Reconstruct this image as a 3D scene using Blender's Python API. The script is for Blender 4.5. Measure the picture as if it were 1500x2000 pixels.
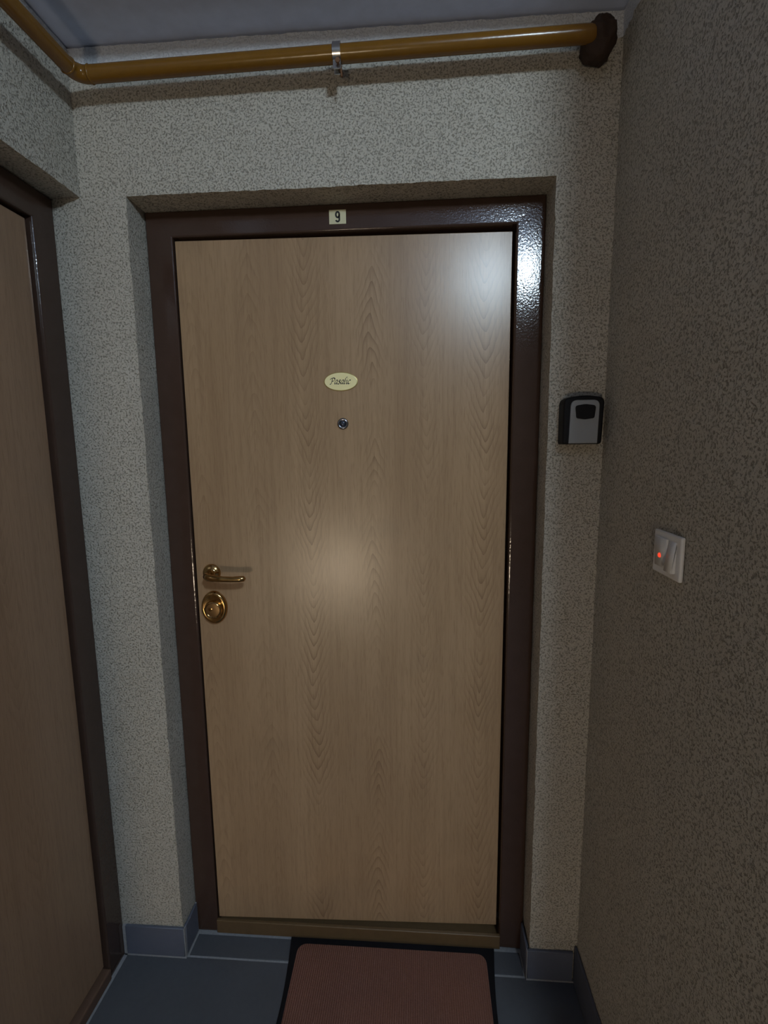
import bpy, bmesh, math, random
from mathutils import Vector, Matrix, noise

for o in list(bpy.data.objects):
    bpy.data.objects.remove(o, do_unlink=True)
scene = bpy.context.scene
COL = scene.collection
random.seed(4)

# ------------------------------------------------------------------ camera
cam_d = bpy.data.cameras.new('camera')
cam_d.sensor_fit = 'HORIZONTAL'
cam_d.sensor_width = 36.0
cam_d.lens = 950.0 / 1500.0 * 36.0
cam_d.clip_start = 0.01
cam = bpy.data.objects.new('camera', cam_d)
COL.objects.link(cam)
YAW, PITCH, ROLL = 0.0694, -0.1390, 0.0112
R = Matrix.Rotation(YAW, 3, 'Z') @ Matrix.Rotation(PITCH, 3, 'X') @ Matrix.Rotation(ROLL, 3, 'Y')
rx, fw, up = R.col[0], R.col[1], R.col[2]
M = Matrix(((rx.x, up.x, -fw.x, 0.6915), (rx.y, up.y, -fw.y, -1.1984), (rx.z, up.z, -fw.z, 1.4918), (0, 0, 0, 1)))
cam.matrix_world = M
scene.camera = cam

# ------------------------------------------------------------------ world, light levels, exposure
w = bpy.data.worlds.new('world')
scene.world = w
w.use_nodes = True
w.node_tree.nodes['Background'].inputs[0].default_value = (0.5, 0.55, 0.6, 1)
w.node_tree.nodes['Background'].inputs[1].default_value = 0.02
LAMP_POS = (1.37, -2.20, 2.62)      # round ceiling lamp of the hall, cool white
LAMP_POWER = 128.0
LOW_POS = (-0.04, -4.52, -0.03)     # round wall lamp over the half landing, warmer
LOW_POWER = 38.0
scene.view_settings.view_transform = 'Standard'
scene.view_settings.look = 'None'
scene.view_settings.gamma = 1.0
scene.view_settings.exposure = 0.4
scene.view_settings.use_curve_mapping = False

# ------------------------------------------------------------------ helpers
def obj(name, bm, mat, parent=None, smooth=False, angle=None):
    me = bpy.data.meshes.new(name)
    bm.normal_update()
    bm.to_mesh(me)
    bm.free()
    if smooth:
        for p in me.polygons:
            p.use_smooth = True
    if angle is not None:
        me.set_sharp_from_angle(angle=math.radians(angle))
        if angle <= 45:      # bevelled boxes and plates: their flat faces stay flat
            for p in me.polygons:
                if max(abs(c) for c in p.normal) > 0.9995 and len(p.vertices) >= 4 and p.area > 2e-5:
                    p.use_smooth = False
    if mat is not None:
        me.materials.append(mat)
    o = bpy.data.objects.new(name, me)
    COL.objects.link(o)
    if parent is not None:
        o.parent = parent
    return o

def empty(name, loc=(0, 0, 0)):
    o = bpy.data.objects.new(name, None)
    o.empty_display_size = 0.05
    o.location = loc
    COL.objects.link(o)
    return o

def keep(parent, o):
    """parent o (built in world coordinates) under an Empty that has a location"""
    o.parent = parent
    o.matrix_parent_inverse = Matrix.Translation(parent.location).inverted()
    return o

def tag(o, label, cat, group=None):
    o['label'] = label
    o['category'] = cat
    if group:
        o['group'] = group
    return o

def structure(o, label=None):
    o['kind'] = 'structure'
    if label:
        o['label'] = label
    return o

def box(bm, x0, x1, y0, y1, z0, z1, bevel=0.0, seg=2):
    vs = [bm.verts.new((x, y, z)) for x in (x0, x1) for y in (y0, y1) for z in (z0, z1)]
    fs = [(0, 1, 3, 2), (4, 6, 7, 5), (0, 4, 5, 1), (2, 3, 7, 6), (0, 2, 6, 4), (1, 5, 7, 3)]
    faces = [bm.faces.new([vs[i] for i in f]) for f in fs]
    if bevel:
        es = list({e for f in faces for e in f.edges})
        bmesh.ops.bevel(bm, geom=es, offset=bevel, segments=seg, affect='EDGES', profile=0.6)
    return faces

def box_obj(name, dims, mat, parent=None, bevel=0.0, seg=2):
    bm = bmesh.new()
    box(bm, *dims, bevel=bevel, seg=seg)
    return obj(name, bm, mat, parent, smooth=bool(bevel), angle=45 if bevel else None)

def tube(bm, pts, rad, n=20, caps=True):
    pts = [Vector(p) for p in pts]
    rads = rad if isinstance(rad, (list, tuple)) else [rad] * len(pts)
    rings = []
    prev = None
    for i, p in enumerate(pts):
        a = pts[max(i - 1, 0)]
        b = pts[min(i + 1, len(pts) - 1)]
        t = (b - a).normalized()
        if prev is None:
            ref = Vector((0, 0, 1)) if abs(t.z) < 0.9 else Vector((1, 0, 0))
            u = t.cross(ref).normalized()
        else:
            u = (prev - t * prev.dot(t)).normalized()
        prev = u
        v = t.cross(u)
        rings.append([bm.verts.new(p + (u * math.cos(2 * math.pi * k / n) + v * math.sin(2 * math.pi * k / n)) * rads[i]) for k in range(n)])
    for r0, r1 in zip(rings, rings[1:]):
        for k in range(n):
            bm.faces.new((r0[k], r0[(k + 1) % n], r1[(k + 1) % n], r1[k]))
    if caps:
        bm.faces.new(list(reversed(rings[0])))
        bm.faces.new(rings[-1])

def lathe(bm, prof, centre, axis='-Y', n=40, sx=1.0, sz=1.0):
    """prof: (radius, height along axis). axis -Y points out of the front wall. sx, sz stretch to an oval"""
    rings = []
    for r, h in prof:
        ring = []
        for k in range(n):
            a = 2 * math.pi * k / n
            ca, sa = math.cos(a) * r * sx, math.sin(a) * r * sz
            if axis == '-Y':
                p = (centre[0] + ca, centre[1] - h, centre[2] + sa)
            elif axis == '-X':
                p = (centre[0] - h, centre[1] - ca, centre[2] + sa)
            else:
                p = (centre[0] + ca, centre[1] + sa, centre[2] + h)
            ring.append(bm.verts.new(p))
        rings.append(ring)
    for r0, r1 in zip(rings, rings[1:]):
        for k in range(n):
            bm.faces.new((r0[k], r0[(k + 1) % n], r1[(k + 1) % n], r1[k]))
    bm.faces.new(rings[-1])
    bm.faces.new(list(reversed(rings[0])))
    bmesh.ops.recalc_face_normals(bm, faces=bm.faces)

def prism(bm, outline, y0, y1, bevel=0.0, seg=2):
    """outline in (x, z), extruded from y1 (back) to y0 (front)"""
    f = [bm.verts.new((x, y0, z)) for x, z in outline]
    b = [bm.verts.new((x, y1, z)) for x, z in outline]
    n = len(outline)
    front = bm.faces.new(f)
    bm.faces.new(list(reversed(b)))
    for i in range(n):
        bm.faces.new((f[i], b[i], b[(i + 1) % n], f[(i + 1) % n]))
    bmesh.ops.recalc_face_normals(bm, faces=bm.faces)
    if bevel:
        bmesh.ops.bevel(bm, geom=list(front.edges), offset=bevel, segments=seg, affect='EDGES', profile=0.5)

def round_poly(corners, n=6):
    """corners: (x, z, radius)"""
    out = []
    m = len(corners)
    for i in range(m):
        p = Vector(corners[i][:2]); r = corners[i][2]
        a = Vector(corners[i - 1][:2]); b = Vector(corners[(i + 1) % m][:2])
        if r <= 0:
            out.append((p.x, p.y)); continue
        u = (a - p).normalized(); v = (b - p).normalized()
        ang = u.angle(v)
        d = r / math.tan(ang / 2)
        s, e = p + u * d, p + v * d
        for k in range(n + 1):
            t = k / n
            q = s * (1 - t) ** 2 + p * (2 * t * (1 - t)) + e * t * t
            out.append((q.x, q.y))
    return out

# ------------------------------------------------------------------ node helpers
class Nodes:
    def __init__(self, name):
        self.m = bpy.data.materials.new(name)
        self.m.use_nodes = True
        self.t = self.m.node_tree
        self.b = self.t.nodes['Principled BSDF']
    def n(self, kind, **kw):
        nd = self.t.nodes.new(kind)
        for k, v in kw.items():
            setattr(nd, k, v)
        return nd
    def link(self, a, b):
        self.t.links.new(a, b)
    def inp(self, sock, v):
        if isinstance(v, bpy.types.NodeSocket):
            self.link(v, sock)
        else:
            sock.default_value = v
    def math(self, op, a, b=0.0, c=None):
        nd = self.n('ShaderNodeMath', operation=op)
        self.inp(nd.inputs[0], a)
        self.inp(nd.inputs[1], b)
        if c is not None:
            self.inp(nd.inputs[2], c)
        return nd.outputs[0]
    def coord(self):
        return self.n('ShaderNodeTexCoord').outputs['Object']
    def scaled(self, vec, s):
        nd = self.n('ShaderNodeVectorMath', operation='MULTIPLY')
        self.link(vec, nd.inputs[0])
        nd.inputs[1].default_value = s
        return nd.outputs[0]
    def noise(self, vec, scale, detail=2.0, rough=0.5, dist=0.0):
        nd = self.n('ShaderNodeTexNoise')
        self.link(vec, nd.inputs['Vector'])
        nd.inputs['Scale'].default_value = scale
        nd.inputs['Detail'].default_value = detail
        nd.inputs['Roughness'].default_value = rough
        nd.inputs['Distortion'].default_value = dist
        return nd.outputs['Fac']
    def ramp(self, fac, stops):
        nd = self.n('ShaderNodeValToRGB')
        self.link(fac, nd.inputs[0])
        e = nd.color_ramp.elements
        while len(e) < len(stops):
            e.new(0.5)
        for i, (p, c) in enumerate(stops):
            e[i].position = p
            e[i].color = c if len(c) == 4 else (*c, 1)
        return nd.outputs[0]
    def mix(self, fac, a, b):
        nd = self.n('ShaderNodeMix', data_type='RGBA')
        self.inp(nd.inputs[0], fac)
        self.inp(nd.inputs[6], a if isinstance(a, bpy.types.NodeSocket) else (*a, 1))
        self.inp(nd.inputs[7], b if isinstance(b, bpy.types.NodeSocket) else (*b, 1))
        return nd.outputs[2]
    def bump(self, h, strength, dist, normal=None):
        nd = self.n('ShaderNodeBump')
        nd.inputs['Strength'].default_value = strength
        nd.inputs['Distance'].default_value = dist
        self.link(h, nd.inputs['Height'])
        if normal is not None:
            self.link(normal, nd.inputs['Normal'])
        return nd.outputs[0]
    def base(self, v):
        self.inp(self.b.inputs['Base Color'], v if isinstance(v, bpy.types.NodeSocket) else (*v, 1))
    def set(self, **kw):
        for k, v in kw.items():
            self.inp(self.b.inputs[k.replace('_', ' ')], v)

def plain(name, col, rough=0.5, metal=0.0, spec=0.5, vary=0.0, scale=40.0, bump=0.0):
    g = Nodes(name)
    v = g.coord()
    nz = g.noise(v, scale, 3.0)
    d = 1.0 - vary
    g.base(g.mix(nz, tuple(c * d for c in col), tuple(min(1, c * (2 - d)) for c in col)))
    g.set(Roughness=rough, Metallic=metal)
    g.b.inputs['Specular IOR Level'].default_value = spec
    if bump:
        g.link(g.bump(nz, 0.6, bump), g.b.inputs['Normal'])
    return g.m

def plaster_material():
    g = Nodes('pitted_plaster')
    v = g.coord()
    worms = g.noise(v, 225.0, 2.0, 0.55, 0.5)
    pits = g.ramp(worms, [(0.345, (0, 0, 0)), (0.50, (1, 1, 1))])
    grain = g.noise(v, 420.0, 2.0)
    blot = g.noise(v, 5.0, 3.0)
    base = g.mix(blot, (0.47, 0.435, 0.375), (0.56, 0.52, 0.45))
    pit_shade = g.mix(pits, (0.27, 0.25, 0.21), base)  # pits darkened in the colour, standing for the shade in the hollows
    # ceiling paint brushed over the top few centimetres of the plaster
    sep = g.n('ShaderNodeSeparateXYZ'); g.link(v, sep.inputs[0])
    edge = g.math('ADD', sep.outputs[2], g.math('MULTIPLY', g.math('SUBTRACT', g.noise(v, 16.0, 3.0), 0.5), 0.06))
    paint = g.math('MULTIPLY', g.math('GREATER_THAN', edge, 2.348), 0.85)
    g.base(g.mix(paint, pit_shade, (0.70, 0.73, 0.80)))
    h = g.math('ADD', pits, g.math('MULTIPLY', grain, 0.35))
    g.link(g.bump(h, 0.75, 0.0022), g.b.inputs['Normal'])
    g.set(Roughness=0.9)
    g.b.inputs['Specular IOR Level'].default_value = 0.2
    return g.m

def oak_material(name, columns, axis=0, base_a=(0.350, 0.222, 0.124), base_b=(0.420, 0.275, 0.157), line=(0.19, 0.108, 0.056)):
    """oak laminate: straight fine grain with cathedral arches along given columns (pos, direction, half width, strength)"""
    g = Nodes(name)
    v = g.coord()
    sep = g.n('ShaderNodeSeparateXYZ'); g.link(v, sep.inputs[0])
    x, z = sep.outputs[axis], sep.outputs[2]
    wob = g.math('MULTIPLY', g.math('SUBTRACT', g.noise(g.scaled(v, (1, 1, 0.6)), 5.0, 2.0), 0.5), 0.05)
    xw = g.math('ADD', x, wob)
    jit = g.math('MULTIPLY', g.math('SUBTRACT', g.noise(g.scaled(v, (1, 1, 0.5)), 24.0, 3.0), 0.5), 0.055)
    slow = g.noise(g.scaled(v, (1, 1, 1)), 3.5, 1.0)
    total = None
    for (xc, sgn, hw, st) in columns:
        dx = g.math('SUBTRACT', xw, xc)
        ax = g.math('SQRT', g.math('ADD', g.math('MULTIPLY', dx, dx), 0.00003))
        ph = g.math('ADD', g.math('MULTIPLY', g.math('ADD', z, jit), sgn), g.math('MULTIPLY', ax, 2.9))
        ph = g.math('MULTIPLY', ph, 22.0 + 6 * math.sin(xc * 37))
        fr = g.math('FRACT', g.math('ADD', ph, 50.0 + xc * 13))
        ln = g.math('POWER', fr, 3.0)
        msk = g.math('EXPONENT', g.math('MULTIPLY', g.math('POWER', g.math('ABSOLUTE', g.math('DIVIDE', dx, hw)), 2.0), -1.0), 0.0)
        msk = g.math('POWER', 2.71828, g.math('MULTIPLY', g.math('MULTIPLY', g.math('DIVIDE', dx, hw), g.math('DIVIDE', dx, hw)), -1.0))
        patch = g.ramp(g.noise(g.scaled(v, (0.7, 0.7, 1.0)), 4.0 + xc, 1.0), [(0.36, (0.12, 0.12, 0.12)), (0.56, (1, 1, 1))])
        t = g.math('MULTIPLY', g.math('MULTIPLY', g.math('MULTIPLY', ln, msk), st), patch)
        total = t if total is None else g.math('MAXIMUM', total, t)
    streak = g.noise(g.scaled(v, (1, 1, 0.028)), 110.0, 3.0, 0.6)
    fleck = g.noise(g.scaled(v, (1, 1, 0.07)), 380.0, 2.0, 0.5)
    broad = g.noise(g.scaled(v, (1, 1, 0.10)), 9.0, 2.0)
    c = g.mix(g.ramp(broad, [(0.3, (0, 0, 0)), (0.7, (1, 1, 1))]), base_a, base_b)
    c = g.mix(g.math('MULTIPLY', g.ramp(streak, [(0.45, (0, 0, 0)), (0.75, (1, 1, 1))]), 0.30), c, line)
    c = g.mix(g.math('MULTIPLY', g.ramp(fleck, [(0.52, (0, 0, 0)), (0.72, (1, 1, 1))]), 0.35), c, line)
    c = g.mix(g.math('MULTIPLY', total, 0.85), c, line)
    # faint grubby patches from hands and feet
    grub = g.ramp(g.noise(v, 4.2, 2.0), [(0.60, (0, 0, 0)), (0.78, (1, 1, 1))])
    c = g.mix(g.math('MULTIPLY', grub, 0.22), c, (0.16, 0.12, 0.08))
    g.base(c)
    g.link(g.bump(fleck, 0.12, 0.0006), g.b.inputs['Normal'])
    g.set(Roughness=0.28)
    g.b.inputs['Specular IOR Level'].default_value = 0.5
    return g.m

def frame_material():
    g = Nodes('brown_enamel')
    v = g.coord()
    n1 = g.noise(v, 210.0, 2.0)
    n2 = g.noise(v, 26.0, 2.0)
    g.base(g.mix(n2, (0.050, 0.028, 0.020), (0.066, 0.038, 0.028)))
    g.link(g.bump(n1, 0.24, 0.0010), g.b.inputs['Normal'])
    g.set(Roughness=0.10)
    g.b.inputs['Specular IOR Level'].default_value = 0.55
    return g.m

def tile_material(name, a, b, rough):
    g = Nodes(name)
    v = g.coord()
    n1 = g.noise(v, 60.0, 4.0, 0.65)
    n2 = g.noise(v, 7.0, 3.0)
    g.base(g.mix(g.math('MULTIPLY', g.math('ADD', n1, n2), 0.5), a, b))
    g.set(Roughness=rough)
    g.b.inputs['Specular IOR Level'].default_value = 0.35
    g.link(g.bump(n1, 0.15, 0.0008), g.b.inputs['Normal'])
    return g.m

def mat_material():
    g = Nodes('mat_ribbed_pile')
    v = g.coord()
    sep = g.n('ShaderNodeSeparateXYZ'); g.link(v, sep.inputs[0])
    rib = g.math('ABSOLUTE', g.math('SINE', g.math('MULTIPLY', sep.outputs[0], 520.0)))
    nz = g.noise(v, 320.0, 3.0)
    c = g.mix(nz, (0.20, 0.085, 0.058), (0.34, 0.155, 0.105))
    g.base(g.mix(g.math('MULTIPLY', g.noise(v, 6.0, 2.0), 0.5), c, (0.16, 0.09, 0.08)))
    g.link(g.bump(g.math('ADD', rib, nz), 0.8, 0.003), g.b.inputs['Normal'])
    g.set(Roughness=0.95)
    g.b.inputs['Specular IOR Level'].default_value = 0.1
    return g.m

def emit_material(name, col, strength, base=(0.8, 0.8, 0.8)):
    g = Nodes(name)
    v = g.coord()
    nz = g.noise(v, 3.0, 1.0)
    g.base(base)
    g.link(g.mix(nz, tuple(c * 0.97 for c in col), col), g.b.inputs['Emission Color'])
    g.set(Roughness=0.3)
    g.b.inputs['Emission Strength'].default_value = strength
    return g.m

PLASTER = plaster_material()
ENAMEL = frame_material()
CEIL = plain('ceiling_paint', (0.58, 0.65, 0.84), 0.9, spec=0.2, vary=0.12, scale=30.0, bump=0.0015)
OAK = oak_material('oak_laminate', [(0.40, -1, 0.040, 1.0), (0.575, 1, 0.030, 0.9), (0.868, -1, 0.040, 0.95),
                                    (0.712, -1, 0.036, 0.55), (0.262, 1, 0.032, 0.45), (0.105, 1, 0.022, 0.5)])
OAK_SIDE_SHADED = oak_material('oak_laminate_side_shaded', [(-0.25, -1, 0.03, 0.35), (-0.45, 1, 0.03, 0.35), (-0.65, -1, 0.04, 0.35)], axis=1, base_a=(0.27, 0.165, 0.100), base_b=(0.32, 0.20, 0.122), line=(0.15, 0.085, 0.046))  # same oak with a darker colour, standing in for shade on the left door
OAK_BOARD = plain('oak_threshold', (0.135, 0.082, 0.038), 0.4, vary=0.15, scale=60.0)
GASKET = plain('black_gasket', (0.008, 0.006, 0.006), 0.7, spec=0.2)
BRASS = plain('polished_brass', (0.52, 0.32, 0.13), 0.16, 1.0, vary=0.04, scale=20.0)
BRASS_DARK = plain('tarnished_brass', (0.34, 0.22, 0.11), 0.28, 1.0, vary=0.1, scale=60.0)
STEEL = plain('zinc_steel', (0.62, 0.62, 0.62), 0.25, 1.0, vary=0.05)
RUST = plain('rusty_screw', (0.20, 0.10, 0.05), 0.6, 0.6, vary=0.3, scale=300.0)
LENS = plain('dark_glass', (0.02, 0.025, 0.04), 0.05, spec=1.0)
FLOOR_TILE = tile_material('slate_tile', (0.068, 0.071, 0.080), (0.106, 0.110, 0.122), 0.55)
BASE_TILE = tile_material('baseboard_tile', (0.095, 0.105, 0.140), (0.135, 0.145, 0.185), 0.5)
GROUT = plain('light_grout', (0.30, 0.30, 0.31), 0.95, spec=0.1, vary=0.25, scale=120.0, bump=0.001)
PIPE = plain('ochre_pipe_paint', (0.185, 0.084, 0.009), 0.22, vary=0.12, scale=45.0, bump=0.0006)
SEALANT = plain('brown_sealant', (0.035, 0.016, 0.008), 0.8, vary=0.4, scale=120.0, bump=0.002)
BLACK = plain('black_plastic', (0.006, 0.006, 0.008), 0.6, spec=0.25, vary=0.1)
SILVER = plain('silver_grey_plastic', (0.30, 0.32, 0.34), 0.42, vary=0.04)
WHITE = plain('white_plastic', (0.84, 0.83, 0.82), 0.35, vary=0.03)
CREAM = plain('pale_gold_plate', (1.0, 0.87, 0.46), 0.4, vary=0.03, scale=500)
RIM = plain('dull_gold_rim', (0.40, 0.29, 0.10), 0.35, 0.5)
YELLOW = plain('pale_yellow_sticker', (0.68, 0.64, 0.42), 0.5, vary=0.03)
INK = plain('black_ink', (0.006, 0.005, 0.004), 0.5)
INK_BROWN = plain('brown_ink', (0.018, 0.012, 0.004), 0.5)
MAT_PILE = mat_material()
RUBBER = plain('black_rubber', (0.006, 0.006, 0.008), 0.6, spec=0.2, vary=0.2)
REDLED = emit_material('neon_indicator', (1.0, 0.07, 0.03), 0.7, (0.5, 0.05, 0.03))
GLOBE = emit_material('lamp_globe', (0.70, 0.87, 1.0), LAMP_POWER)
GLOBE_WARM = emit_material('lamp_globe_warm', (1.0, 0.81, 0.58), LOW_POWER)
HALL = plain('hall_dark_paint', (0.20, 0.17, 0.13), 0.6, vary=0.1, scale=12.0)  # unseen hall walls, made dark to cut the light they bounce back
CONCRETE = plain('stair_terrazzo', (0.16, 0.155, 0.15), 0.7, vary=0.2, scale=80.0)

# ------------------------------------------------------------------ plaster walls: real uneven surface
def breaks(segs):
    out = []
    for a, b, step in segs:
        n = max(1, int(round((b - a) / step)))
        for i in range(n):
            out.append(a + (b - a) * i / n)
    out.append(segs[-1][1])
    return out

def rough_solid(name, xs, ys, zs, solid, mat, amp=0.0016, skip=()):
    """cells of a 3D grid that are solid; only faces towards air; corners knocked about by noise"""
    nx, ny, nz = len(xs) - 1, len(ys) - 1, len(zs) - 1
    S = [[[solid((xs[i] + xs[i + 1]) / 2, (ys[j] + ys[j + 1]) / 2, (zs[k] + zs[k + 1]) / 2) for k in range(nz)] for j in range(ny)] for i in range(nx)]
    vid = {}
    verts = []
    faces = []
    def v(i, j, k):
        key = (i, j, k)
        if key not in vid:
            p = Vector((xs[i], ys[j], zs[k]))
            q = noise.noise_vector(p * 70.0) * amp + noise.noise_vector(p * 14.0) * amp * 0.8
            if k == 0:
                q.z = 0
            verts.append(tuple(p + q))
            vid[key] = len(verts) - 1
        return vid[key]
    def s(i, j, k):
        return 0 <= i < nx and 0 <= j < ny and 0 <= k < nz and S[i][j][k]
    for i in range(nx):
        for j in range(ny):
            for k in range(nz):
                if not S[i][j][k]:
                    continue
                if not s(i - 1, j, k) and not ('-x' in skip and i == 0):
                    faces.append((v(i, j, k), v(i, j, k + 1), v(i, j + 1, k + 1), v(i, j + 1, k)))
                if not s(i + 1, j, k) and not ('+x' in skip and i == nx - 1):
                    faces.append((v(i + 1, j, k), v(i + 1, j + 1, k), v(i + 1, j + 1, k + 1), v(i + 1, j, k + 1)))
                if not s(i, j - 1, k) and not ('-y' in skip and j == 0):
                    faces.append((v(i, j, k), v(i + 1, j, k), v(i + 1, j, k + 1), v(i, j, k + 1)))
                if not s(i, j + 1, k) and not ('+y' in skip and j == ny - 1):
                    faces.append((v(i, j + 1, k), v(i, j + 1, k + 1), v(i + 1, j + 1, k + 1), v(i + 1, j + 1, k)))
                if not s(i, j, k - 1) and not ('-z' in skip and k == 0):
                    faces.append((v(i, j, k), v(i, j + 1, k), v(i + 1, j + 1, k), v(i + 1, j, k)))
                if not s(i, j, k + 1):
                    faces.append((v(i, j, k + 1), v(i + 1, j, k + 1), v(i + 1, j + 1, k + 1), v(i, j + 1, k + 1)))
    me = bpy.data.meshes.new(name)
    me.from_pydata(verts, [], faces)
    me.materials.append(mat)
    for p in me.polygons:
        p.use_smooth = True
    me.set_sharp_from_angle(angle=math.radians(40))
    o = bpy.data.objects.new(name, me)
    COL.objects.link(o)
    return structure(o)

ZC = 2.400          # ceiling
ZW = 2.396          # top of the plaster, a hairline crack is left under the ceiling
XL, XLD = -0.108, -0.177    # left wall, face of the left door's frame
XR = 1.130
HX0, HX1, HZ = 0.004, 1.001, 2.078   # opening of the apartment door
RD = 0.077          # depth of the reveal

g8 = 0.009
wall_front = rough_solid('wall_front',
    breaks([(XLD - 0.12, XLD, 0.12), (XLD, HX0, g8), (HX0, HX1, g8), (HX1, XR, g8), (XR, XR + 0.12, 0.12)]),
    breaks([(0.0, RD, g8), (RD, 0.22, 0.15)]),
    breaks([(0.0, HZ, g8), (HZ, ZW, g8)]),
    lambda x, y, z: not (HX0 < x < HX1 and z < HZ), PLASTER, skip=('-x', '+x', '+y', '-z'))
wall_front['label'] = 'pitted plaster wall around the apartment door'

LDY = -1.02         # far (camera side) end of the left door opening
wall_left = rough_solid('wall_left',
    breaks([(XLD - 0.1, XLD, 0.1), (XLD, XL, g8)]),
    breaks([(-1.30, LDY, 0.05), (LDY, -0.45, 0.03), (-0.45, 0.0, g8)]),
    breaks([(0.0, 2.0805, 0.06), (2.0805, ZW, g8)]),
    lambda x, y, z: z > 2.0805 or y < LDY, PLASTER, skip=('-x', '+y', '-z'))
wall_left['label'] = 'pitted plaster wall over the brown framed side door'

WRE = -0.85         # the right wall ends here and the landing opens to the right
wall_right = rough_solid('wall_right',
    breaks([(XR, XR + 0.12, 0.12), (XR + 0.12, 2.70, 0.8)]),
    breaks([(WRE, 0.0, g8)]),
    breaks([(0.0, ZW, g8)]),
    lambda x, y, z: True, PLASTER, skip=('+x', '+y', '-z'))
wall_right['label'] = 'shaded brownish plaster wall with the light switch'

# ceiling: a lower soffit over the door niche, a higher one over the hall behind the camera
ZH = 2.73
structure(box_obj('ceiling', (XLD - 0.12, XR + 0.12, -0.24, 0.22, ZC, ZH + 0.1), CEIL), 'grey painted ceiling above the ochre pipe')
structure(box_obj('ceiling_hall', (-1.52, 2.82, -4.70, -0.24, ZH, ZH + 0.1), CEIL), 'hall ceiling behind the viewer')
structure(box_obj('wall_left_upper', (XLD - 0.1, XL, -1.30, -0.24, ZC, ZH), PLASTER), 'upper part of the left wall')
structure(box_obj('wall_right_upper', (XR, 2.70, WRE, -0.24, ZC, ZH), PLASTER), 'upper part of the right wall')

# far parts of the landing (behind the camera): corridor wall, stairwell walls
structure(box_obj('wall_corridor', (2.70, 2.82, -4.70, WRE, -1.5, ZH), HALL), 'end wall of the landing')
structure(box_obj('wall_stair_left', (-1.52, -1.40, -4.70, -1.30, -1.5, ZH), HALL), 'outer wall of the stairwell')
structure(box_obj('wall_stair_near', (-1.52, XLD - 0.1, -1.30, -1.20, -1.5, ZH), HALL), 'stairwell wall beside the left apartment')
structure(box_obj('wall_back', (-1.52, 2.82, -4.70, -4.58, -1.5, ZH), HALL), 'stairwell wall with the round wall lamp')
structure(box_obj('floor_hall', (0.90, 2.70, -4.58, -2.02, -1.50, 0.0), CONCRETE), 'hall floor beside the stairs')
# flight of stairs down to the half landing
structure(box_obj('floor_half_landing', (-1.40, 0.90, -4.58, -4.02, -1.50, -1.36), CONCRETE), 'half landing below the round wall lamp')
stairs = structure(empty('floor_stairs', (-0.1, -2.0, -1.5)), 'flight of stairs going down from the landing')
for i in range(8):
    keep(stairs, box_obj('step', (-1.40, 0.90, -2.02 - 0.25 * (i + 1), -2.02 - 0.25 * i, -1.50, -0.17 * (i + 1) + 0.02), CONCRETE))

# ------------------------------------------------------------------ floor: grout bed and tiles
floor = structure(box_obj('floor', (-1.40, 2.70, -2.02, 0.20, -0.15, -0.0022), GROUT), 'slate grey tiled floor with pale grout')
def floor_tile(x0, x1, y0, y1):
    g = 0.0022
    return box_obj('tile', (x0 + g, x1 - g, y0 + g, y1 - g, -0.0085, 0.0), FLOOR_TILE, floor, bevel=0.0012, seg=1)
xcuts = [XLD + 0.006, 0.474, 1.126, 1.777, 2.428, 2.68]
ycuts = [0.0, -0.85, -1.44, -2.02]
for xi in range(len(xcuts) - 1):
    for yi in range(len(ycuts) - 1):
        x0, x1 = xcuts[xi], xcuts[xi + 1]
        y1, y0 = ycuts[yi], ycuts[yi + 1]
        if yi == 0 and x1 > XR:
            continue
        else:
            floor_tile(x0, x1, y0, y1)
floor_tile(HX0 + 0.010, 0.474, 0.002, 0.069)
floor_tile(0.474, HX1 - 0.010, 0.002, 0.069)

# ------------------------------------------------------------------ baseboard tiles
BH = 0.100
def skirting(name, label, pieces):
    e = structure(empty(name), label)
    for d in pieces:
        box_obj('tile', d, BASE_TILE, e, bevel=0.0015, seg=1)
    return e
bt = 0.009
b1 = skirting('baseboard_front_left', 'short run of slate tile baseboard between the two doors',
    [(XLD + 0.010, HX0 - 0.001 + bt - 0.003, -bt, -0.0005, 0.006, BH), (HX0 + 0.002, HX0 + bt, 0.002, RD - 0.004, 0.006, BH)])
bm = bmesh.new()
box(bm, XLD + 0.001, XLD + 0.0095, -bt + 0.001, -0.0005, 0.0005, BH - 0.002)
box(bm, XLD + 0.001, HX0 + bt - 0.001, -bt + 0.001, -0.0005, 0.0005, 0.0055)
box(bm, HX0 + 0.002, HX0 + bt - 0.001, 0.002, RD - 0.001, 0.0005, 0.0055)
box(bm, HX0 + 0.0055, HX0 + bt - 0.001, -bt + 0.0015, 0.0015, 0.006, BH - 0.001)
box(bm, HX0 + 0.002, HX0 + bt - 0.002, RD - 0.004, RD - 0.0005, 0.006, BH)
obj('grout_line', bm, GROUT, b1)
b2 = skirting('baseboard_front_right', 'slate tile baseboard below the plaster right of the door',
    [(HX1 - bt + 0.003, XR - bt - 0.003, -bt, -0.0005, 0.006, BH - 0.004), (HX1 - bt, HX1 - 0.002, 0.002, RD - 0.004, 0.006, BH - 0.004)])
bm = bmesh.new()
box(bm, HX1 - bt + 0.001, XR - 0.002, -bt + 0.001, -0.0005, 0.0005, 0.0055)
box(bm, HX1 - bt + 0.001, HX1 - 0.0065, -bt + 0.0015, 0.0015, 0.006, BH - 0.006)
obj('grout_line', bm, GROUT, b2)
skirting('baseboard_right', 'dark slate tile baseboard along the shaded right wall',
    [(XR - bt, XR - 0.0005, -0.64, -0.003, 0.004, BH + 0.012)])

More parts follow.
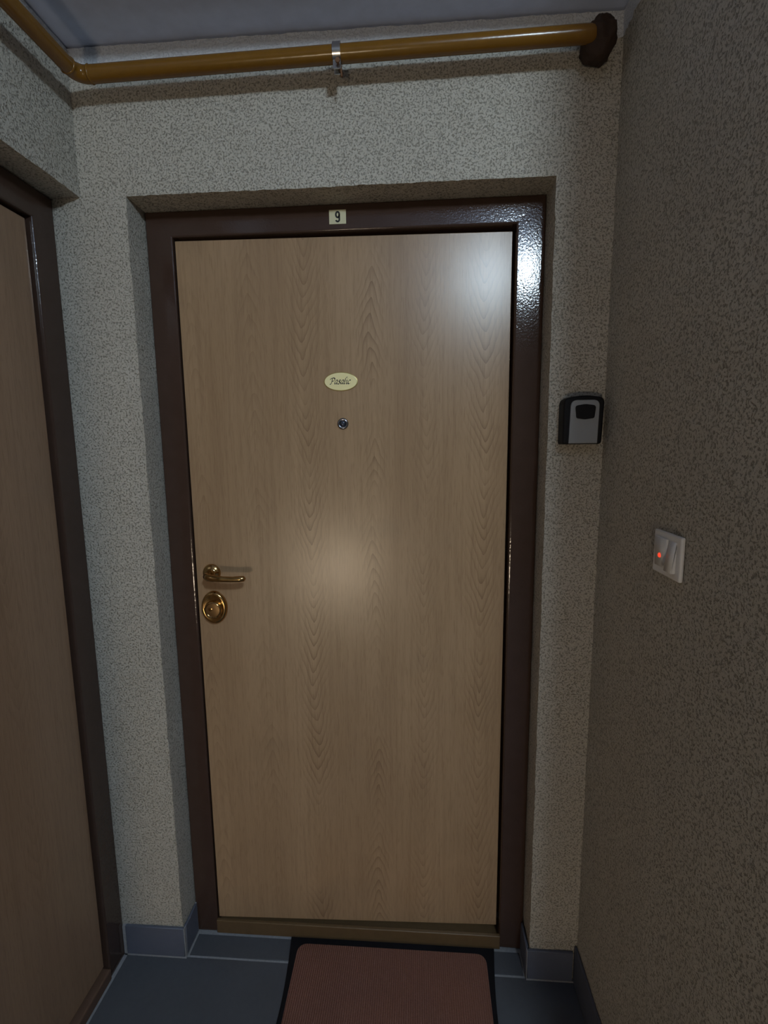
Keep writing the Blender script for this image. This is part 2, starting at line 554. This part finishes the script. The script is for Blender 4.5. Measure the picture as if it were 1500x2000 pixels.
# ------------------------------------------------------------------ doors
# --- apartment door in the front wall
door = structure(empty('door_1'), 'oak laminate apartment door with dark brown steel frame and brass fittings')
FW = 0.0685
FY = RD
def welded_frame(parent, to_world, x0, x1, zt, w, wt, depth, lean=(0.0, 0.0)):
    """U-shaped steel frame; local x along the wall, y into the wall; lean = y of the right jamb's inner and outer edge"""
    bm = bmesh.new()
    P = [(x0, 0, 0), (x0 + w, 0, 0), (x0 + w, 0, zt - wt), (x1 - w, lean[0], zt - wt), (x1 - w, lean[0], 0), (x1, lean[1], 0), (x1, lean[1], zt), (x0, 0, zt)]
    f = [bm.verts.new(p) for p in P]
    k = [bm.verts.new((p[0], depth, p[2])) for p in P]
    for q in ((0, 1, 2, 7), (7, 2, 3, 6), (6, 3, 4, 5)):
        bm.faces.new([f[i] for i in q]); bm.faces.new([k[i] for i in reversed(q)])
    for i in range(8):
        j = (i + 1) % 8
        bm.faces.new((f[j], f[i], k[i], k[j]))
    rim = [e for e in bm.edges if e.verts[0] in f and e.verts[1] in f and any(v_ in k for fc in e.link_faces for v_ in fc.verts)]
    bmesh.ops.bevel(bm, geom=rim, offset=0.0045, segments=4, affect='EDGES', profile=0.5)
    bmesh.ops.recalc_face_normals(bm, faces=bm.faces)
    for v_ in bm.verts:
        v_.co = to_world(v_.co)
    bmesh.ops.recalc_face_normals(bm, faces=bm.faces)
    o = obj('door_frame', bm, ENAMEL, parent, smooth=True, angle=45)
    for p in o.data.polygons:
        if p.area > 0.002:
            p.use_smooth = False
    o['label'] = 'glossy dark brown painted steel frame'
    return o
fr = welded_frame(door, lambda c: Vector((c.x, FY + c.y, c.z)), HX0 + 0.001, HX1 - 0.001, HZ - 0.001, FW, 0.0625, 0.09, (0.0008, -0.0010))
LX0, LX1, LZ0, LZ1 = HX0 + FW + 0.0055, HX1 - FW - 0.0055, 0.050, HZ - 0.0625 - 0.0085
LY = FY + 0.003
SWING = Matrix.Translation((LX0, LY, 0)) @ Matrix.Rotation(math.radians(1.5), 4, 'Z') @ Matrix.Translation((-LX0, -LY, 0))   # the leaf sits deeper on its hinge side
leaf = box_obj('door_leaf', (LX0, LX1, LY, LY + 0.055, LZ0, LZ1), OAK, door, bevel=0.0012, seg=1)
leaf['label'] = 'oak veneer door leaf with cathedral grain'
leaf.matrix_world = SWING
bm = bmesh.new()
box(bm, HX0 + FW - 0.002, LX0 + 0.006, LY + 0.082, LY + 0.094, 0.03, HZ - 0.06)
box(bm, LX1 - 0.006, HX1 - FW + 0.002, LY + 0.082, LY + 0.094, 0.03, HZ - 0.06)
box(bm, HX0 + FW, HX1 - FW, LY + 0.082, LY + 0.094, LZ1 - 0.006, HZ - 0.058)
obj('gasket', bm, GASKET, door)
bm = bmesh.new()
box(bm, HX0 + FW - 0.001, HX1 - FW + 0.001, FY - 0.005, FY + 0.006, 0.0, 0.044, bevel=0.0025, seg=3)
box(bm, HX0 + FW - 0.001, HX1 - FW + 0.001, FY + 0.0055, FY + 0.075, 0.0, 0.022)
th = obj('threshold', bm, OAK_BOARD, door, smooth=True, angle=45)
th['label'] = 'low oak threshold strip'

# door handle: round rosette, neck, lever
handle = empty('door_handle'); handle.parent = door
handle['label'] = 'polished brass lever handle'
handle.matrix_world = SWING
HC = (0.122, LY, 1.143)
bm = bmesh.new()
lathe(bm, [(0.0245, 0.0), (0.0250, 0.003), (0.0225, 0.0075), (0.015, 0.010), (0.0115, 0.0115), (0.0105, 0.016)], HC)
obj('rosette', bm, BRASS, handle, smooth=True, angle=60)
bm = bmesh.new()
pts = [(HC[0], LY - 0.012, HC[2]), (HC[0], LY - 0.030, HC[2]), (HC[0] + 0.002, LY - 0.042, HC[2]), (HC[0] + 0.010, LY - 0.050, HC[2] - 0.001),
       (HC[0] + 0.024, LY - 0.053, HC[2] - 0.002), (HC[0] + 0.050, LY - 0.053, HC[2] - 0.004), (HC[0] + 0.075, LY - 0.052, HC[2] - 0.005),
       (HC[0] + 0.095, LY - 0.051, HC[2] - 0.004), (HC[0] + 0.106, LY - 0.050, HC[2] - 0.003), (HC[0] + 0.110, LY - 0.050, HC[2] - 0.003)]
tube(bm, pts, [0.0095, 0.0095, 0.0098, 0.0100, 0.0092, 0.0078, 0.0075, 0.0082, 0.0074, 0.0030], n=20)
obj('lever', bm, BRASS, handle, smooth=True, angle=60)

# oval lock escutcheon with a round cylinder guard
lock = empty('lock_escutcheon'); lock.parent = door
lock['label'] = 'oval brass lock escutcheon with round cylinder guard'
lock.matrix_world = SWING
LC = (0.124, LY, 1.044)
bm = bmesh.new()
lathe(bm, [(1.0, 0.0), (1.0, 0.004), (0.95, 0.0085), (0.84, 0.0115), (0.76, 0.0105), (0.72, 0.0100)], LC, sx=0.0365, sz=0.0470, n=48)
obj('plate', bm, BRASS, lock, smooth=True, angle=60)
bm = bmesh.new()
lathe(bm, [(0.0250, 0.008), (0.0250, 0.015), (0.0235, 0.0185), (0.0215, 0.0195), (0.0200, 0.0180), (0.0190, 0.0165)], (LC[0], LY, LC[2] - 0.004), n=40)
obj('guard_ring', bm, BRASS, lock, smooth=True, angle=60)
bm = bmesh.new()
lathe(bm, [(0.0192, 0.014), (0.0190, 0.0168), (0.0120, 0.0172), (0.0060, 0.0174)], (LC[0], LY, LC[2] - 0.004), n=32)
obj('cylinder_cover', bm, BRASS_DARK, lock, smooth=True, angle=50)
bm = bmesh.new()
lathe(bm, [(0.0055, 0.0172), (0.0055, 0.0182), (0.0040, 0.0186)], (LC[0] - 0.006, LY, LC[2] - 0.001), n=16)
obj('keyhole_cap', bm, BRASS, lock, smooth=True, angle=50)

# peephole
peep = empty('peephole'); peep.parent = door
peep['label'] = 'chrome peephole with dark glass lens'
peep.matrix_world = SWING
PC = (0.4965, LY, 1.5455)
bm = bmesh.new()
lathe(bm, [(0.0145, 0.0), (0.0148, 0.0020), (0.0130, 0.0042), (0.0105, 0.0046), (0.0085, 0.0034), (0.0075, 0.0022)], PC, n=32)
obj('ring', bm, plain('dark_chrome', (0.30, 0.30, 0.33), 0.18, 1.0), peep, smooth=True, angle=60)
bm = bmesh.new()
lathe(bm, [(0.0080, 0.0020), (0.0078, 0.0030), (0.0060, 0.0046), (0.0035, 0.0055), (0.0010, 0.0058)], PC, n=24)
obj('lens', bm, LENS, peep, smooth=True, angle=60)

# --- left door, in the left wall (seen obliquely); face looks towards +X
door2 = structure(empty('door_2'), 'second oak laminate door at the left with dark brown frame')
fr2 = welded_frame(door2, lambda c: Vector((XLD - c.y, -c.x, c.z)), 0.0015, -LDY - 0.0015, 2.0790, 0.071, 0.0685, 0.09)
lf2 = box_obj('door_leaf', (XLD - 0.070, XLD - 0.013, LDY + 0.078, -0.0785, 0.045, 2.0045), OAK_SIDE_SHADED, door2, bevel=0.0012, seg=1)
lf2['label'] = 'oak veneer door leaf'
bm = bmesh.new()
box(bm, XLD - 0.084, XLD - 0.071, -0.086, -0.068, 0.03, 2.012)
box(bm, XLD - 0.084, XLD - 0.071, LDY + 0.070, -0.070, 2.000, 2.014)
obj('gasket', bm, GASKET, door2)
bm = bmesh.new()
box(bm, XLD - 0.080, XLD + 0.004, LDY + 0.070, -0.072, 0.0, 0.034, bevel=0.005, seg=3)
obj('threshold', bm, plain('brown_threshold', (0.13, 0.075, 0.05), 0.45, vary=0.15), door2, smooth=True, angle=45)

# ------------------------------------------------------------------ gas pipe under the ceiling
PR = 0.0168
pipe = tag(empty('gas_pipe', (0.52, -0.055, 2.31)), 'ochre painted gas pipe running under the ceiling with a bend at left', 'pipe')
def zp(x):
    return 2.302 + 0.0125 * x
PX = -0.053
pts = [(PX, -1.28, 2.296), (PX, -0.75, 2.297), (PX, -0.25, 2.299), (PX, -0.083, 2.3005)]
for k in range(1, 8):
    a = math.pi / 2 * k / 8
    r = 0.026
    pts.append((PX + r - r * math.cos(a), -0.081 + r * math.sin(a), 2.3012))
pts += [(PX + 0.028, -0.055, 2.3014), (0.2, -0.055, zp(0.2)), (0.55, -0.055, zp(0.55)), (1.02, -0.055, zp(1.02))]
for k in range(1, 9):
    a = math.pi / 2 * k / 8
    r = 0.035
    pts.append((1.035 + r * math.sin(a), -0.055 + r - r * math.cos(a), zp(1.05)))
pts.append((1.070, 0.004, zp(1.05)))
bm = bmesh.new()
tube(bm, pts, PR, n=24)
keep(pipe, obj('tube', bm, PIPE, None, smooth=True, angle=60))
# lumpy weld collars at the bend
bm = bmesh.new()
tube(bm, [(PX + 0.028, -0.055, 2.3013), (PX + 0.031, -0.055, 2.3014), (PX + 0.034, -0.055, 2.3014)], [PR * 1.0, PR * 1.10, PR * 1.0], n=24)
keep(pipe, obj('weld_bead', bm, PIPE, None, smooth=True))
bm = bmesh.new()
tube(bm, [(PX, -0.089, 2.3004), (PX, -0.086, 2.3005), (PX, -0.083, 2.3005)], [PR, PR * 1.10, PR], n=24)
keep(pipe, obj('weld_bead', bm, PIPE, None, smooth=True))
# dark sealant lump where the pipe enters the wall
bm = bmesh.new()
bmesh.ops.create_icosphere(bm, subdivisions=4, radius=1.0)
for v_ in bm.verts:
    p = v_.co.copy()
    k = 1 + 0.20 * noise.noise(p * 1.9) + 0.10 * noise.noise(p * 6.0)
    v_.co = Vector((1.070 + p.x * 0.034 * k, -0.031 + p.y * 0.040 * k, 2.316 + p.z * 0.041 * k))
keep(pipe, obj('sealant', bm, SEALANT, None, smooth=True))['label'] = 'dark brown sealant lump at the wall'

# pipe clamp: zinc ring, stud to the wall, tightening screw below
clamp = tag(empty('pipe_clamp', (0.524, -0.002, zp(0.524))), 'zinc ring clamp with a hanging screw holding the ochre pipe', 'clamp')
cz = zp(0.524)
bm = bmesh.new()
n = 36
ro, ri, hw = PR + 0.0036, PR + 0.0006, 0.0085
ring = []
for k in range(n):
    a = 2 * math.pi * k / n
    c, s_ = math.cos(a), math.sin(a)
    ring.append([bm.verts.new((0.524 + sx, -0.055 + c * r, cz + s_ * r)) for sx, r in ((-hw, ri), (-hw, ro), (hw, ro), (hw, ri))])
for k in range(n):
    a, b = ring[k], ring[(k + 1) % n]
    for q in range(4):
        bm.faces.new((a[q], a[(q + 1) % 4], b[(q + 1) % 4], b[q]))
bmesh.ops.recalc_face_normals(bm, faces=bm.faces)
keep(clamp, obj('ring', bm, STEEL, None, smooth=True, angle=40))
bm = bmesh.new()
box(bm, 0.524 - 0.0085, 0.524 + 0.0085, -0.066, -0.063, cz - PR - 0.017, cz - PR - 0.001, bevel=0.0006, seg=1)
box(bm, 0.524 - 0.0085, 0.524 + 0.0085, -0.050, -0.047, cz - PR - 0.017, cz - PR - 0.001, bevel=0.0006, seg=1)
keep(clamp, obj('ear', bm, STEEL))
bm = bmesh.new()
tube(bm, [(0.527, -0.076, cz - PR - 0.008), (0.527, -0.040, cz - PR - 0.008)], 0.0026, n=10)
tube(bm, [(0.527, -0.0765, cz - PR - 0.008), (0.527, -0.0725, cz - PR - 0.008)], 0.0052, n=6)
tube(bm, [(0.530, -0.058, cz - PR - 0.006), (0.5335, -0.060, cz - PR - 0.030)], [0.0026, 0.0022], n=10)
keep(clamp, obj('screw', bm, RUST, None, smooth=True, angle=40))
bm = bmesh.new()
tube(bm, [(0.524, -0.036, cz), (0.524, 0.006, cz)], 0.004, n=12)
keep(clamp, obj('stud', bm, RUST, None, smooth=True, angle=40))

# ------------------------------------------------------------------ number plate and name plate
num = tag(empty('number_plate', (0.4965, FY - 0.0012, 2.045)), 'small pale yellow door number 9 on the brown frame head', 'number plate')
NX, NZ = 0.4965, 2.0462
bm = bmesh.new()
prism(bm, [(NX - 0.0208, NZ - 0.0165), (NX + 0.0208, NZ - 0.0165), (NX + 0.0208, NZ + 0.0160), (NX - 0.0208, NZ + 0.0160)], FY - 0.0010, FY + 0.0006)
keep(num, obj('plate', bm, YELLOW))

def ribbon(bm, pts, width, y, nib=None, thick=0.0003):
    """flat pen stroke in the x-z plane; nib = vector of a broad pen, else round pen of the given width"""
    pts = [Vector(p) for p in pts]
    L = []
    for i, p in enumerate(pts):
        a = pts[max(i - 1, 0)]; b = pts[min(i + 1, len(pts) - 1)]
        t = (b - a).normalized()
        nrm = Vector((-t.y, t.x)) * width * 0.5
        if nib is not None:
            off = Vector(nib)
            if off.dot(nrm) < 0:
                off = -off
            nrm = nrm * 0.45 + off * 0.5 * abs(off.normalized().dot(nrm.normalized())) if off.length else nrm
        L.append((p + nrm, p - nrm))
    fv = [[bm.verts.new((q.x, y, q.y)) for q in pr] for pr in L]
    bv = [[bm.verts.new((q.x, y + thick, q.y)) for q in pr] for pr in L]
    for i in range(len(L) - 1):
        bm.faces.new((fv[i][0], fv[i + 1][0], fv[i + 1][1], fv[i][1]))
        bm.faces.new((fv[i][0], bv[i][0], bv[i + 1][0], fv[i + 1][0]))
        bm.faces.new((fv[i][1], fv[i + 1][1], bv[i + 1][1], bv[i][1]))
    bmesh.ops.recalc_face_normals(bm, faces=bm.faces)

def arc(cx, cz, rx_, rz_, a0, a1, n=14):
    return [(cx + rx_ * math.cos(math.radians(a0 + (a1 - a0) * i / n)), cz + rz_ * math.sin(math.radians(a0 + (a1 - a0) * i / n))) for i in range(n + 1)]

bm = bmesh.new()
cx9, cz9, s9 = NX + 0.0002, NZ, 0.0125
ribbon(bm, arc(cx9, cz9 + 0.0048, 0.0042, 0.0062, 0, 360, 28), 0.0041, FY - 0.00135)
ribbon(bm, [(cx9 + 0.0040, cz9 + 0.0050), (cx9 + 0.0041, cz9 - 0.0050)] + arc(cx9, cz9 - 0.0066, 0.0042, 0.0044, 0, -168, 14), 0.0041, FY - 0.00135)
keep(num, obj('numeral', bm, INK))

NC = (0.4935, 1.6535)
nameplate = tag(empty('name_plate', (NC[0], LY - 0.001, NC[1])), 'oval pale gold name plate with dark script on the oak door', 'name plate')
bm = bmesh.new()
lathe(bm, [(1.0, 0.0), (1.0, 0.0012), (0.955, 0.0020), (0.94, 0.0020)], (NC[0], LY, NC[1]), sx=0.0445, sz=0.0242, n=56)
keep(nameplate, obj('rim', bm, RIM, None, smooth=True, angle=40))
bm = bmesh.new()
lathe(bm, [(1.0, 0.0012), (1.0, 0.0024), (0.97, 0.0027)], (NC[0], LY, NC[1]), sx=0.0422, sz=0.0222, n=56)
keep(nameplate, obj('face', bm, CREAM, None, smooth=True, angle=40))
# broad-nib italic lettering, x-height 1 unit, drawn upright then slanted
U = 0.0088
def L_P(x):
    return [[(x - .30, 1.05), (x - .22, 1.32), (x + .02, 1.42), (x + .22, 1.45)], [(x + .22, 1.50), (x + .20, .8), (x + .12, .12), (x - .05, -.03), (x - .18, .02)],
            [(x - .02, 1.30), (x + .25, 1.52), (x + .62, 1.50), (x + .86, 1.25), (x + .78, .92), (x + .50, .72), (x + .24, .70)]], 0.95
def L_a(x):
    return [[(x + .58, .93), (x + .35, 1.0), (x + .10, .75), (x + .0, .38), (x + .10, .04), (x + .28, .06), (x + .52, .45)],
            [(x + .60, .98), (x + .54, .4), (x + .56, .06), (x + .68, .0), (x + .80, .12)]], 0.82
def L_s(x):
    return [[(x + .52, .84), (x + .40, .98), (x + .18, .95), (x + .10, .74), (x + .26, .54), (x + .42, .36), (x + .40, .10), (x + .20, -.01), (x + .0, .10)]], 0.62
def L_l(x):
    return [[(x - .02, .55), (x + .10, 1.15), (x + .28, 1.55), (x + .42, 1.70), (x + .46, 1.58)], [(x + .16, 1.45), (x + .10, .8), (x + .08, .10), (x + .18, .0), (x + .32, .12)]], 0.40
def L_i(x):
    return [[(x + .0, .80), (x + .12, .97), (x + .12, .4), (x + .14, .06), (x + .26, .0), (x + .38, .14)], [(x + .16, 1.28), (x + .24, 1.36)]], 0.44
def L_c(x):
    return [[(x + .52, .80), (x + .42, .97), (x + .20, .92), (x + .02, .60), (x + .02, .22), (x + .18, .0), (x + .38, .04), (x + .52, .18)]], 0.6
strokes = []
x = 0.0
for fn in (L_P, L_a, L_s, L_a, L_l, L_i, L_c):
    st, adv = fn(x)
    strokes += st
    x += adv + 0.06
wid = x
def smooth_pts(p, n=5):
    P = [Vector(q) for q in p]
    out = []
    for i in range(len(P) - 1):
        p0 = P[max(i - 1, 0)]; p1 = P[i]; p2 = P[i + 1]; p3 = P[min(i + 2, len(P) - 1)]
        for k in range(n):
            t = k / n
            out.append(0.5 * ((2 * p1) + (p2 - p0) * t + (2 * p0 - 5 * p1 + 4 * p2 - p3) * t * t + (3 * p1 - p0 - 3 * p2 + p3) * t ** 3))
    out.append(P[-1])
    return out
bm = bmesh.new()
sc = 0.0565 / (wid + 0.5)
for st in strokes:
    P = [((q.x - wid / 2 + 0.05 + (q.y - 0.6) * 0.22) * sc + NC[0], (q.y - 0.62) * sc * 1.0 + NC[1]) for q in smooth_pts(st)]
    ribbon(bm, P, 0.0021, LY - 0.0031, nib=(0.0016, 0.0015))
keep(nameplate, obj('lettering', bm, INK_BROWN))
nameplate.matrix_world = SWING @ Matrix.Translation(nameplate.location)

# ------------------------------------------------------------------ key box right of the door
kb = tag(empty('key_box', (1.069, 0.0, 1.486)), 'black and grey key lock box on the plaster right of the door', 'key box')
KX0, KX1, KZ0, KZ1 = 1.0255, 1.1165, 1.4860, 1.5965
bm = bmesh.new()
ol = round_poly([(KX0, KZ0, 0.006), (KX1 - 0.003, KZ0, 0.009), (KX1 + 0.0005, KZ1 - 0.0045, 0.016), (0.5 * (KX0 + KX1), KZ1 + 0.0010, 0.12), (KX0, KZ1 - 0.0060, 0.016)], n=7)
prism(bm, ol, -0.040, -0.0010, bevel=0.005, seg=3)
keep(kb, obj('body', bm, BLACK, None, smooth=True, angle=35))
bm = bmesh.new()
fl = round_poly([(1.0385, 1.4880, 0.0015), (1.1025, 1.4880, 0.0015), (1.1045, 1.5860, 0.015), (1.0405, 1.5860, 0.015)], n=7)
prism(bm, fl, -0.0430, -0.0380, bevel=0.0016, seg=2)
face = keep(kb, obj('shutter_cover', bm, SILVER, None, smooth=True, angle=35))
face['label'] = 'silver grey front cover'
bm = bmesh.new()
wl = round_poly([(1.0530, 1.5450, 0.005), (1.0725, 1.5420, 0.03), (1.0930, 1.5450, 0.005), (1.0960, 1.5730, 0.007), (1.0725, 1.5765, 0.03), (1.0495, 1.5730, 0.007)], n=6)
prism(bm, wl, -0.0452, -0.0420, bevel=0.0012, seg=2)
keep(kb, obj('grip', bm, BLACK, None, smooth=True, angle=35))

# ------------------------------------------------------------------ light switch on the right wall
sw = tag(empty('light_switch', (XR, -0.345, 1.297)), 'white rocker light switch with red indicator on the shaded wall', 'switch')
SY0, SY1, SZ0, SZ1 = -0.3880, -0.2960, 1.2580, 1.3345
box_sw = box_obj('plate', (XR - 0.0085, XR - 0.0010, SY0, SY1, SZ0, SZ1), WHITE, None, bevel=0.0035, seg=3)
keep(sw, box_sw)
# rocker: wedge, bottom pressed out towards the room
bm = bmesh.new()
y0, y1, z0, z1 = SY0 + 0.012, -0.3500, SZ0 + 0.012, SZ1 - 0.010
V = [(XR - 0.008, y0, z0), (XR - 0.008, y1, z0), (XR - 0.008, y1, z1), (XR - 0.008, y0, z1),
     (XR - 0.0165, y0, z0), (XR - 0.0165, y1, z0), (XR - 0.0092, y1, z1), (XR - 0.0092, y0, z1)]
vv = [bm.verts.new(p) for p in V]
for f in ((0, 3, 2, 1), (4, 5, 6, 7), (0, 1, 5, 4), (2, 3, 7, 6), (1, 2, 6, 5), (0, 4, 7, 3)):
    bm.faces.new([vv[i] for i in f])
bmesh.ops.recalc_face_normals(bm, faces=bm.faces)
bmesh.ops.bevel(bm, geom=list(bm.edges), offset=0.0012, segments=2, affect='EDGES')
keep(sw, obj('rocker', bm, WHITE, None, smooth=True, angle=40))
bm = bmesh.new()
y0, y1 = -0.3495, SY1 - 0.009
V = [(XR - 0.008, y0, z0), (XR - 0.008, y1, z0), (XR - 0.008, y1, z1), (XR - 0.008, y0, z1),
     (XR - 0.0092, y0, z0), (XR - 0.0092, y1, z0), (XR - 0.0125, y1, z1), (XR - 0.0125, y0, z1)]
vv = [bm.verts.new(p) for p in V]
for f in ((0, 3, 2, 1), (4, 5, 6, 7), (0, 1, 5, 4), (2, 3, 7, 6), (1, 2, 6, 5), (0, 4, 7, 3)):
    bm.faces.new([vv[i] for i in f])
bmesh.ops.recalc_face_normals(bm, faces=bm.faces)
bmesh.ops.bevel(bm, geom=list(bm.edges), offset=0.0010, segments=2, affect='EDGES')
keep(sw, obj('rocker', bm, WHITE, None, smooth=True, angle=40))
bm = bmesh.new()
lathe(bm, [(0.0044, 0.0), (0.0042, 0.0016), (0.0030, 0.0026), (0.0010, 0.0030)], (XR - 0.0100, -0.3240, 1.2915), axis='-X', n=20)
led = keep(sw, obj('indicator', bm, REDLED, None, smooth=True))
led['label'] = 'glowing red indicator lens'

# ------------------------------------------------------------------ door mat
mat_e = tag(empty('door_mat', (0.61, -0.16, 0.0)), 'reddish brown door mat with black rubber border before the oak door', 'mat')
MX0, MX1, MY0, MY1 = 0.306, 0.916, -0.345, 0.0695
def flat_prism(bm, outline, z0, z1, bevel=0.0):
    t = [bm.verts.new((x, y, z1)) for x, y in outline]
    b = [bm.verts.new((x, y, z0)) for x, y in outline]
    n = len(outline)
    top = bm.faces.new(t); bm.faces.new(list(reversed(b)))
    for i in range(n):
        bm.faces.new((t[i], b[i], b[(i + 1) % n], t[(i + 1) % n]))
    bmesh.ops.recalc_face_normals(bm, faces=bm.faces)
    if bevel:
        bmesh.ops.bevel(bm, geom=list(top.edges), offset=bevel, segments=2, affect='EDGES')
def pinched(x0, x1, y0, y1, bow, r):
    """rectangle whose long sides are straight and whose short sides bow slightly inwards"""
    pts = []
    n = 16
    for i in range(n + 1):
        t = i / n
        pts.append((x0 + (x1 - x0) * t, y0))
    for i in range(1, n + 1):
        t = i / n
        pts.append((x1 - bow * math.sin(math.pi * t), y0 + (y1 - y0) * t))
    for i in range(1, n + 1):
        t = i / n
        pts.append((x1 + (x0 - x1) * t, y1))
    for i in range(1, n):
        t = i / n
        pts.append((x0 + bow * math.sin(math.pi * t), y1 + (y0 - y1) * t))
    return pts
bm = bmesh.new()
flat_prism(bm, pinched(MX0, MX1, MY0, MY1, 0.018, 0), 0.0003, 0.0065, 0.0015)
keep(mat_e, obj('border', bm, RUBBER, None, smooth=True, angle=40))['label'] = 'black rubber border'
bm = bmesh.new()
inset = 0.017
ol = round_poly([(MX0 + 0.018 + inset, MY0 + inset, 0.035), (MX1 - 0.018 - inset, MY0 + inset, 0.035), (MX1 - 0.018 - inset + 0.008, MY1 - inset - 0.003, 0.03), (MX0 + 0.018 + inset - 0.008, MY1 - inset - 0.003, 0.03)], n=8)
flat_prism(bm, ol, 0.0062, 0.0088, 0.001)
keep(mat_e, obj('pile', bm, MAT_PILE))['label'] = 'reddish brown ribbed pile'

# ------------------------------------------------------------------ the two lamps (behind the camera)
def dome_lamp(name, label, pos, rad, depth, axis, mat):
    e = tag(empty(name, pos), label, 'lamp')
    bm = bmesh.new()
    sg = -1 if axis == 'Z' else 1
    prof = [(rad * 1.04, -0.03 * sg), (rad * 1.04, 0.0), (rad * 0.98, 0.006 * sg)]
    if axis == '+Y':
        prof = [(r, -h) for r, h in prof]
    lathe(bm, prof, pos, axis='Z' if axis == 'Z' else '-Y', n=40)
    keep(e, obj('base', bm, WHITE, None, smooth=True, angle=50))
    bm = bmesh.new()
    prof = []
    for k in range(0, 13):
        a = math.radians(k * 89 / 12.0)
        prof.append((rad * math.cos(a), (0.008 + depth * math.sin(a)) * sg))
    if axis == '+Y':
        prof = [(r, -h) for r, h in prof]
    lathe(bm, prof, pos, axis='Z' if axis == 'Z' else '-Y', n=40)
    keep(e, obj('globe', bm, mat, None, smooth=True))
    return e
dome_lamp('ceiling_lamp', 'round domed ceiling lamp in the hall, cool white', (LAMP_POS[0], LAMP_POS[1], ZH - 0.031), 0.130, 0.15, 'Z', GLOBE)
dome_lamp('wall_lamp', 'round wall lamp above the half landing, warm white', (LOW_POS[0], -4.58 + 0.031, LOW_POS[2]), 0.21, 0.10, '+Y', GLOBE_WARM)
